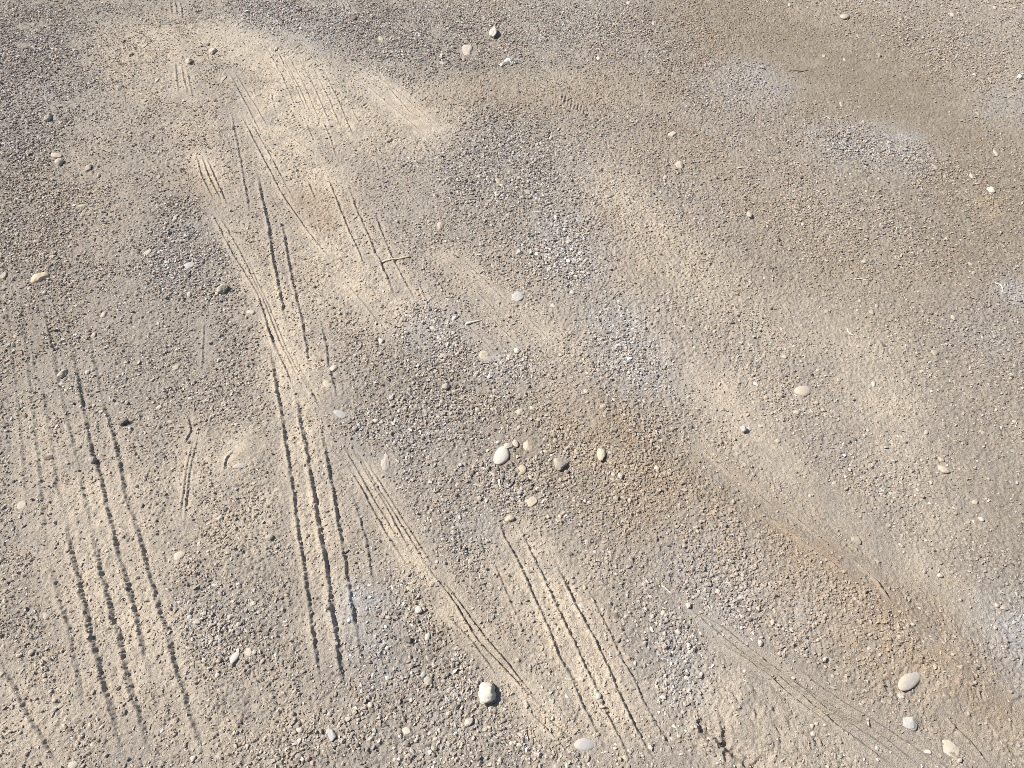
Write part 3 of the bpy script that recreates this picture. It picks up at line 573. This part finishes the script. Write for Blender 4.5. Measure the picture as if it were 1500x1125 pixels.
# x, y, size (photo px), colour, shape
SMALL = '''147 68 7 p r;182 60 7 d a;230 117 7 w r;305 65 6 d a;92 197 10 m r;90 182 7 p a;130 247 10 p a;145 257 9 p r;120 303 12 p f;122 315 9 g r;233 237 7 c a;175 128 9 g s;327 115 10 p f;405 70 6 p r;315 147 6 d a
50 38 8 g r;60 73 6 w r;7 82 7 p a;193 80 9 g a;267 250 9 d a;233 260 8 p r;257 322 9 p a;217 371 13 p f;273 290 7 m a;213 67 10 c f;648 81 9 p a;647 91 10 p f;558 56 12 c f;877 85 7 w r;921 4 8 w r;958 33 9 w a;975 258 8 w r
703 257 8 p a;727 195 7 d r;760 137 6 d a;645 330 13 c s;628 323 7 p r;582 323 8 g a;773 280 13 g f;730 263 11 k f;727 285 7 w r;760 369 12 c a;550 98 6 p r;893 312 8 m a;520 27 8 d a;790 327 6 w a;635 362 9 c f
1157 7 9 p r;1395 20 8 w r;1457 10 7 w a;1460 222 12 w f;1370 243 12 p f;1425 255 10 w r;1385 257 9 p s;1233 152 10 p a;1265 177 8 p r;1288 80 9 g a;1207 82 8 p r;1237 87 6 w a;1387 348 7 w r;1288 260 6 w r;1040 71 9 d f;1147 57 6 d a
1428 108 7 w r;1450 115 9 p f;1433 165 7 p r;1140 350 9 d a;1100 257 8 d f;1117 98 9 b a;1443 252 7 m a;1257 52 8 c f;152 462 11 p r;138 492 10 w r;128 545 8 w r;250 618 11 p f;368 458 14 p f;233 475 6 w r;365 483 7 d a;318 473 8 g a;182 432 7 p a
8 465 8 d r;488 540 13 w r;480 563 17 c f;328 592 9 p r;277 648 7 d a;180 735 8 g r;330 746 10 d a;77 378 9 w a;267 433 8 g a;278 432 10 p r;133 700 8 m r;55 455 7 d r;413 447 9 c r;425 447 9 c r;7 405 12 p a;730 649 9 w a;757 668 9 d a
667 565 9 d a;757 512 11 w s;720 548 12 p a;698 547 9 c a;724 572 8 w a;657 503 10 w a;643 493 9 w a;655 470 9 w f;633 479 10 w f;558 498 10 w r;838 428 8 w a;840 522 8 w a;808 563 9 p f;700 600 11 p r;658 605 9 g r;622 602 12 b f;540 605 9 w a
647 587 8 p r;885 613 9 p a;883 603 11 c r;858 580 9 p r;897 638 12 m a;960 693 10 w r;813 648 10 p r;898 700 9 p r;902 732 12 g a;922 737 10 p a;870 537 7 d r;727 712 10 g e;760 628 8 p a;810 447 9 w f;735 530 8 w a;746 522 8 w a;756 520 7 b a;582 675 10 w f
578 648 8 w a;713 733 10 b a;722 388 9 p a;1188 548 9 d a;1097 627 8 w r;1140 645 9 p r;1167 604 11 p r;1337 490 11 m r;1370 515 11 c r;1280 562 9 w r;1380 672 11 c s;1223 707 8 w r;1100 413 8 w r;1422 385 8 w r;1427 398 8 p r;1212 456 9 c r;1252 643 7 d r
1397 463 8 w r;1277 457 10 p a;1150 522 9 p s;1483 547 6 w r;1358 632 9 c r;1267 382 11 p s;1142 715 7 p r;1302 485 8 m r;1430 735 11 c r;1485 660 8 g f;1295 505 8 d f;1070 493 9 p f;1102 388 8 g r;1285 447 8 p r;1036 480 9 p r;1143 578 11 g a;1232 382 8 p a
7 950 12 p r;87 1035 11 p e;80 1027 7 w r;277 903 10 w r;287 910 14 p f;337 902 13 p a;340 930 9 d a;322 967 8 d a;318 988 8 w r;438 1068 13 p r;283 1110 13 p a;68 903 14 p f;4 990 12 c r;97 957 10 p f;4 820 8 d r;400 962 6 w r;257 1053 8 g r
173 1008 8 d a;142 902 11 p f;330 943 8 p a;383 885 8 g a;387 1080 8 w r;617 883 8 p r;620 987 12 b r;542 1032 11 w a;548 1070 11 w a;508 1053 12 w e;512 908 10 w a;628 943 7 d a;597 862 9 w r;640 822 6 w r;747 1063 8 w r;972 897 9 w r;993 925 12 p r
643 1070 9 w a;637 1083 10 w f;703 1043 10 m r;667 958 8 m a;917 1110 13 c r;927 1007 10 c f;560 903 11 g a;627 963 11 p a;525 1053 8 w a;953 873 9 w a;883 892 6 w r;663 1017 9 g r;820 1007 9 c a;1188 1065 9 w r;1190 1076 10 w r;1438 760 9 w r
1460 887 8 p r;1247 883 7 p r;1345 893 7 w r;1475 855 6 g r;1292 985 6 p r;1463 940 12 m f;1040 1067 8 w r;1355 837 9 g a;1010 955 7 w r;1332 920 8 p a;1287 822 8 m a;1207 1063 7 p r;1495 929 8 w r;1490 660 6 p r;1100 775 8 c r;1285 905 9 c a
565 575 8 g a;590 560 7 p r;700 700 7 p a;850 745 8 g r;945 660 9 c r;930 655 8 c a;968 640 7 p a;870 640 9 c a;1020 705 6 p r;955 560 6 g r;1055 560 7 p r;450 1085 8 w r;560 1010 9 g a;585 1010 8 m r;660 980 9 m a;640 1040 10 p a;600 1030 8 g r;690 1100 8 p r;520 985 8 w a;540 960 7 m a
110 320 8 p r;45 300 9 g a;30 340 8 p a;160 380 9 p r;35 200 9 p a;20 230 8 g a;100 150 7 p r;200 300 8 g a;285 330 8 p a;270 350 9 w a;255 350 8 m a;300 360 9 g a;245 330 7 p a;230 300 7 w r;205 425 7 p r;90 430 8 p a;60 355 8 w r;15 300 8 g r;120 220 8 p a;40 120 8 p a;25 150 8 m a;90 90 7 g r
1310 95 8 p a;1370 85 8 m a;1390 95 8 g a;1350 210 7 p a;1410 300 7 p r;1250 230 7 b a;1270 215 8 b a;1240 200 7 w a;1300 235 8 b a;850 340 7 b a;815 345 7 w a;835 370 8 b a;1120 470 7 g a;1205 250 7 p r;1180 330 8 g a;1040 340 7 c r;930 240 7 p r;1330 720 8 c r;1400 600 8 p r;1440 580 7 p r'''
STONES = []
for (x, y, w, h, rot, c, sh, up, lab, short) in BIG:
    STONES.append(dict(x=x, y=y, w=w, h=h, rot=rot, c=c, sh=sh, up=up, lab=lab, short=short))
for row in SMALL.replace('\n', ';').split(';'):
    q = row.split(); x, y, s = float(q[0]), float(q[1]), float(q[2]) * (.86 if float(q[1]) < 420 and float(q[0]) > 900 else .95)
    fl = random.uniform(.66, .98) * (.7 if q[4] in 'fe' else 1)
    STONES.append(dict(x=x, y=y, w=s, h=s * fl, rot=random.uniform(-70, 70), c=q[3], sh=q[4], up={'f': .35, 'r': .42, 'a': .46, 's': .42, 'e': .38}[q[4]], lab=None, short=None))
if len(STONES) > 300: STONES = STONES[:300]

# labels: what it looks like, then where it lies next to something that is easy to find
LAND = [(s['x'], s['y'], s['short']) for s in STONES if s['short']] + [
 (841, 144, 'ribbed sole mark'), (580, 379, 'pale stick'), (747, 91, 'ragged white scrap'), (1448, 300, 'yellow stain'), (1247, 486, 'curled straw'), (1280, 212, 'far bluish gravel patch'), (1110, 122, 'smaller bluish gravel patch'),
 (830, 350, 'middle bluish gravel patch'), (1060, 1090, 'broken crust ledge')]
DIRW = ['right of', 'beyond and right of', 'beyond', 'beyond and left of', 'left of', 'nearer and left of', 'nearer than', 'nearer and right of']
def auto_label(s, taken):
    size = 'tiny' if s['w'] < 8 else 'small' if s['w'] < 11 else 'medium'
    desc = f"{size} {CWORD[s['c']]} {SWORD[s['sh']]} pebble"
    near = sorted(LAND, key=lambda L: math.hypot(L[0] - s['x'], L[1] - s['y']))
    opts = []
    for L in near[:4]:
        dx, dy = s['x'] - L[0], L[1] - s['y']; d = math.hypot(dx, dy)
        k = int(round(math.degrees(math.atan2(dy, dx)) / 45)) % 8
        how = 'just' if d < 32 else 'a hand' if d < 75 else 'well' if d < 170 else 'far'
        how = {'just': 'just ', 'a hand': 'a little way ', 'well': 'well ', 'far': 'far '}[how]
        opts.append(f"{desc} {how}{DIRW[k]} the {L[2]}")
    for o in opts:
        if o not in taken and len(o.split()) <= 16: return o
    a, b = near[0], near[1]
    return f"{desc} between the {a[2]} and the {b[2]}"
taken = {s['lab'] for s in STONES if s['lab']}
for s in STONES:
    if not s['lab']:
        s['lab'] = auto_label(s, taken); taken.add(s['lab'])

for n, s in enumerate(STONES):
    g = np.random.default_rng(9000 + n)
    mx, my = metres_per(s['x'], s['y']); x, y = at(s['x'], s['y'])
    # the photo outline is slanted: undo the foreshortening along the view
    rot = math.radians(s['rot']); ex = s['w'] / 2; ey = s['h'] / 2
    M = np.array([[mx, 0], [0, my]]) @ np.array([[math.cos(rot), -math.sin(rot)], [math.sin(rot), math.cos(rot)]]) @ np.diag([ex, ey])
    U, S, _ = np.linalg.svd(M)
    a, b = S; ang = math.atan2(U[1, 0], U[0, 0])
    thick = b * {'r': .6, 'a': .72, 's': .62, 'e': .42, 'f': .42}[s['sh']]
    p = stone_shape(s['sh'], a, b, thick, g)
    me = bpy.data.meshes.new('stone'); me.from_pydata(p.tolist(), [], ICO3[1]); me.polygons.foreach_set('use_smooth', np.ones(len(me.polygons), bool)); me.update()
    me.materials.append(MS)
    o = bpy.data.objects.new('stone' if s['w'] >= 14 else 'pebble', me); C.objects.link(o)
    base = zarea(x, y, max(a, .006))
    o.location = (x, y, base + thick * (2 * s['up'] - 1) + .0008); o.rotation_euler = (g.normal(0, .06), g.normal(0, .06), ang)
    if s['sh'] == 'a' and s['up'] > .6: o.rotation_euler[0] += g.normal(0, .2)
    cl = s2l(COL[s['c']]); j = g.uniform(.86, 1.05) * (.70 if s['y'] < 520 and s['x'] > 900 and s['w'] < 12 else .84 if s['w'] < 12 else .95)
    o.color = (min(1, cl[0] * ALB * j * g.uniform(.97, 1.03)), cl[1] * ALB * j, cl[2] * ALB * j * g.uniform(.95, 1.04), 1)
    o['label'] = s['lab']; o['category'] = 'stone'; o['group'] = 'loose stones lying on the dirt'
    # dust banked against it, loose grit cleared away
    s['r'] = max(a, b)

# ------------------------------------------------------------------ sticks, straw, scrap
def rod(name, pxs, r0, r1, col, label, cat, lift=.6, sides=8, flat=.75, group=None):
    pts = []
    for i, p in enumerate(pxs):
        x, y = at(*p); pts.append(Vector((x, y, 0)))
    n = 14; path = []
    for k in range(n + 1):      # resample
        t = k / n * (len(pts) - 1); i = min(int(t), len(pts) - 2); path.append(pts[i].lerp(pts[i + 1], t - i))
    for _ in range(2): path = [path[0]] + [(path[i - 1] + path[i] * 2 + path[i + 1]) / 4 for i in range(1, n)] + [path[-1]]
    zs = [zarea(p.x, p.y, .006) for p in path]; zm = max(zs)
    g = np.random.default_rng(len(pxs) * 31 + int(pxs[0][0]))
    vs, fs = [], []
    for k, p in enumerate(path):
        d = (path[min(k + 1, n)] - path[max(k - 1, 0)]).normalized(); s_ = Vector((-d.y, d.x, 0)); r = r0 + (r1 - r0) * k / n
        r *= (1 + .18 * g.normal()) * (.5 if k in (0, n) else 1)
        z = .5 * zs[k] + .5 * zm + r * lift
        for q in range(sides):
            an = 2 * math.pi * q / sides; vs.append((p.x + s_.x * math.cos(an) * r, p.y + s_.y * math.cos(an) * r, z + math.sin(an) * r * flat))
    for k in range(n):
        for q in range(sides):
            fs.append((k * sides + q, k * sides + (q + 1) % sides, (k + 1) * sides + (q + 1) % sides, (k + 1) * sides + q))
    fs.append(tuple(range(sides))[::-1]); fs.append(tuple(n * sides + q for q in range(sides)))
    c0 = Vector((path[n // 2].x, path[n // 2].y, zm))
    me = bpy.data.meshes.new(name); me.from_pydata([tuple(Vector(v) - c0) for v in vs], [], fs); me.polygons.foreach_set('use_smooth', np.ones(len(me.polygons), bool)); me.update(); me.materials.append(MST)
    o = bpy.data.objects.new(name, me); C.objects.link(o); o.location = c0; o.color = alb(col)
    o['label'] = label; o['category'] = cat
    if group: o['group'] = group
    return o
rod('stick', [(559, 383), (572, 380), (588, 378), (601, 375)], .0029, .0024, (206, 190, 162), 'pale thin stick lying across two tyre marks', 'stick')
rod('splinter', [(681, 474), (692, 471), (707, 467)], .0040, .0018, (222, 210, 190), 'pale tapering wood splinter beside the white chip cluster', 'splinter')
rod('straw', [(1241, 481), (1243, 487), (1247, 490), (1252, 491)], .0026, .0014, (232, 216, 186), 'pale curled straw on light dirt, right of centre', 'straw', group='bits of dry straw')
rod('straw', [(1207, 172), (1212, 170), (1217, 174)], .0026, .0016, (214, 204, 184), 'short pale bent straw beyond the far bluish gravel patch', 'straw', group='bits of dry straw')
rod('straw', [(1458, 413), (1466, 415), (1470, 421), (1469, 427)], .003, .0016, (212, 202, 182), 'pale hooked straw near the right edge', 'straw', group='bits of dry straw')
rod('twig', [(1154, 104), (1164, 103), (1175, 104), (1184, 103)], .0022, .0014, (138, 122, 104), 'thin dark twig on brown dirt beyond the far bluish patch', 'twig')
rod('straw', [(970, 857), (977, 863), (985, 869)], .0024, .0016, (205, 196, 178), 'short straight pale straw above the dark gravel, right of centre', 'straw', group='bits of dry straw')
rod('straw', [(1252, 408), (1262, 407), (1271, 410)], .0022, .0014, (210, 200, 180), 'short pale straw on grey gravel above the curled straw', 'straw', group='bits of dry straw')

def scrap():
    """ragged white scrap: one crumpled sheet with torn tails"""
    g = np.random.default_rng(77); bm = bmesh.new()
    x0, y0 = at(747, 91); mx, my = metres_per(747, 91); z0 = zarea(x0, y0, .03)
    out = [(-16, 4), (-12, 1), (-8, -1), (-7, -4), (-3, -5.5), (1, -4), (4, -5), (7, -3.5), (15, -4), (15.5, -3), (9, -1.5), (8, -.5), (17, 1), (16, 2.2), (8, 1.2), (5, 3), (0, 2.6), (-4, 4), (-8, 5.2), (-13, 6)]
    P = []
    for k in range(len(out)):
        a, b = out[k], out[(k + 1) % len(out)]
        for t in (0, .33, .66): P.append((a[0] + (b[0] - a[0]) * t + g.normal(0, .3), a[1] + (b[1] - a[1]) * t + g.normal(0, .25)))
    def lift(x, y): return .004 + .006 * (math.sin(x * .9 + y * 1.7) * .5 + .5) * math.exp(-(x / 12) ** 2) + .002 * math.sin(x * 2.3 - y * 1.1)
    rings = []
    for f in (1, .7, .4):
        rings.append([bm.verts.new(((x * f) * mx, (-y * f - (1 - f) * .3) * my, lift(x * f, y * f) * (.5 if f == 1 else 1) + g.normal(0, .0007))) for x, y in P])
    cv = bm.verts.new((0, 0, lift(0, 0)))
    n = len(P)
    for a, b in zip(rings[:-1], rings[1:]):
        for k in range(n): bm.faces.new((a[k], a[(k + 1) % n], b[(k + 1) % n], b[k]))
    for k in range(n): bm.faces.new((rings[-1][k], rings[-1][(k + 1) % n], cv))
    bmesh.ops.recalc_face_normals(bm, faces=bm.faces)
    bmesh.ops.solidify(bm, geom=bm.faces[:], thickness=.0016)
    me = bpy.data.meshes.new('scrap'); bm.to_mesh(me); bm.free(); me.materials.append(MST)
    o = bpy.data.objects.new('scrap', me); C.objects.link(o); o.location = (x0, y0, z0 + .001); o.color = alb((226, 218, 202), .8)
    o['label'] = 'ragged white scrap with torn tails in far gravel'; o['category'] = 'scrap'
scrap()

# ------------------------------------------------------------------ loose grit: too many to count
def loose_gravel(N):
    g = np.random.default_rng(4242)
    x = g.uniform(-2.9, 2.9, N); y = g.uniform(.15, 3.9, N)
    i = np.clip(np.searchsorted(XS, x), 0, NX - 1); j = np.clip(np.searchsorted(YS, y), 0, NY - 1)
    dens = np.clip(.17 + 1.0 * GRAV[j, i], 0, 1) * gm[j, i] * np.clip(.62 + .85 * MIDN[j, i] + .2 * BIGN[j, i], .10, 1.3)
    keep = np.abs(x) < (1.2 + .40 * y)
    keep &= g.uniform(0, 1, N) < dens ** 1.2
    for s in STONES:
        if s['w'] >= 9:
            sx, sy = at(s['x'], s['y']); keep &= ((x - sx) ** 2 + (y - sy) ** 2) > (s['r'] * 1.02) ** 2
    x, y, i, j = x[keep], y[keep], i[keep], j[keep]; n = len(x)
    size = np.clip(np.exp(g.normal(math.log(.00175), .46, n)), .0010, .0050) * (.85 + .3 * GRAV[j, i] - .2 * BROWN[j, i])
    cube = np.array([(a_, b_, c_) for a_ in (-1, 1) for b_ in (-1, 1) for c_ in (-1, 1)], float) * .74
    cf = np.array([(0, 1, 3, 2), (4, 6, 7, 5), (0, 4, 5, 1), (2, 3, 7, 6), (0, 2, 6, 4), (1, 5, 7, 3)], np.int32)
    big = size > .0029
    VS, FS, FN, TS, ES, off = [], [], [], [], [], 0
    for sel, base, F1 in ((big, ICO1[0], np.array(ICO1[1], np.int32)), (~big, cube, cf)):
        xs_, ys_, i_, j_, sz = x[sel], y[sel], i[sel], j[sel], size[sel]; m = len(xs_); nv = len(base)
        lib = []
        for k in range(64):
            v = base * (1 + g.uniform(-.28, .28, (nv, 1))) + g.normal(0, .1, base.shape)
            for q in range(3):
                ax = g.normal(size=3); ax /= np.linalg.norm(ax); d = v @ ax; lim = g.uniform(.5, .85); v = v - np.maximum(d - lim, 0)[:, None] * ax
            lib.append(v * np.array([g.uniform(.95, 1.5), g.uniform(.65, 1.05), g.uniform(.4, .75)]))
        lib = np.array(lib); pick = g.integers(0, 64, m); an = g.uniform(0, 2 * math.pi, m)
        v = lib[pick] * sz[:, None, None]
        tl = g.normal(0, .32, m); ca, sa = np.cos(tl)[:, None], np.sin(tl)[:, None]
        v = np.stack([v[..., 0], v[..., 1] * ca - v[..., 2] * sa, v[..., 1] * sa + v[..., 2] * ca], -1)
        ca, sa = np.cos(an)[:, None], np.sin(an)[:, None]
        p = np.empty((m, nv, 3), np.float32)
        p[..., 0] = v[..., 0] * ca - v[..., 1] * sa + xs_[:, None]; p[..., 1] = v[..., 0] * sa + v[..., 1] * ca + ys_[:, None]
        p[..., 2] = v[..., 2] + (Z[j_, i_] + sz * g.uniform(-.05, .5, m))[:, None]
        t = np.empty((m, nv, 3), np.float32)
        t[..., 0] = np.clip(g.beta(1.7, 1.8, m) + .07 * BLUE[j_, i_] - .10 * DARKEN[j_, i_] - .16 * BROWN[j_, i_], 0, 1)[:, None]
        t[..., 1] = np.clip(g.uniform(0, 1, m) * (1 - .3 * BLUE[j_, i_]) + .28 * BLUE[j_, i_], 0, 1)[:, None]
        t[..., 2] = np.clip(g.uniform(.1, .75, m) * np.clip(.30 + 1.1 * TAN[j_, i_] + 1.1 * BROWN[j_, i_] - .5 * BLUE[j_, i_], 0, 1.25), 0, .88)[:, None]
        f = (F1[None] + (np.arange(m, dtype=np.int32) * nv)[:, None, None] + off).reshape(-1)
        VS.append(p.reshape(-1, 3)); TS.append(t.reshape(-1, 3)); ES.append(np.repeat(np.clip(BROWN[j_, i_] * g.uniform(.15, .75, m), 0, .75), nv)); FS.append(f); FN.append(np.full(m * len(F1), F1.shape[1], np.int32)); off += m * nv
    VS, TS, FS, FN = map(np.concatenate, (VS, TS, FS, FN))
    me = bpy.data.meshes.new('gravel'); me.vertices.add(len(VS)); me.vertices.foreach_set('co', VS.ravel())
    me.loops.add(len(FS)); me.polygons.add(len(FN)); me.loops.foreach_set('vertex_index', FS)
    me.polygons.foreach_set('loop_start', np.concatenate([[0], np.cumsum(FN)[:-1]]).astype(np.int32))
    me.polygons.foreach_set('use_smooth', np.zeros(len(FN), bool))
    a = me.attributes.new('tint', 'FLOAT_VECTOR', 'POINT'); a.data.foreach_set('vector', TS.ravel())
    a = me.attributes.new('earth', 'FLOAT', 'POINT'); a.data.foreach_set('value', np.concatenate(ES).astype(np.float32))
    me.update(calc_edges=True); me.materials.append(MGR)
    o = bpy.data.objects.new('gravel', me); C.objects.link(o)
    o['kind'] = 'stuff'; o['label'] = 'fine loose grey and tan grit scattered over the dirt'; o['category'] = 'gravel'
loose_gravel(3300000)

ground = build_grid('ground'); ground.data.materials.append(MG)
ground['kind'] = 'structure'; ground['label'] = 'dry tan and grey dirt ground with tyre marks and gravel'; ground['category'] = 'ground'

# ------------------------------------------------------------------ light
sd = Vector((math.cos(EL) * math.cos(AZ), math.cos(EL) * math.sin(AZ), math.sin(EL)))
sl = bpy.data.lights.new('sun', 'SUN'); sl.energy = 4.6; sl.angle = R(.53); sl.color = (1.0, .965, .915)
so = bpy.data.objects.new('sun', sl); C.objects.link(so); so.rotation_euler = (-sd).to_track_quat('-Z', 'Y').to_euler(); so.location = sd * 30
w = bpy.data.worlds.new('World'); scene.world = w; w.use_nodes = True
nt = w.node_tree; sky = nt.nodes.new('ShaderNodeTexSky'); sky.sky_type = 'NISHITA'; sky.sun_disc = False
sky.sun_elevation = EL; sky.sun_rotation = math.pi / 2 - AZ
nt.links.new(sky.outputs[0], nt.nodes['Background'].inputs[0]); nt.nodes['Background'].inputs[1].default_value = .07

vs = scene.view_settings; scene.display_settings.display_device = 'sRGB'
vs.view_transform = 'Standard'; vs.look = 'None'; vs.gamma = 1.0; vs.use_curve_mapping = False; vs.exposure = 0.84
scene.render.engine = 'CYCLES'; scene.cycles.use_denoising = False
scene.cycles.max_bounces = 4; scene.cycles.diffuse_bounces = 3; scene.cycles.filter_width = 0.85
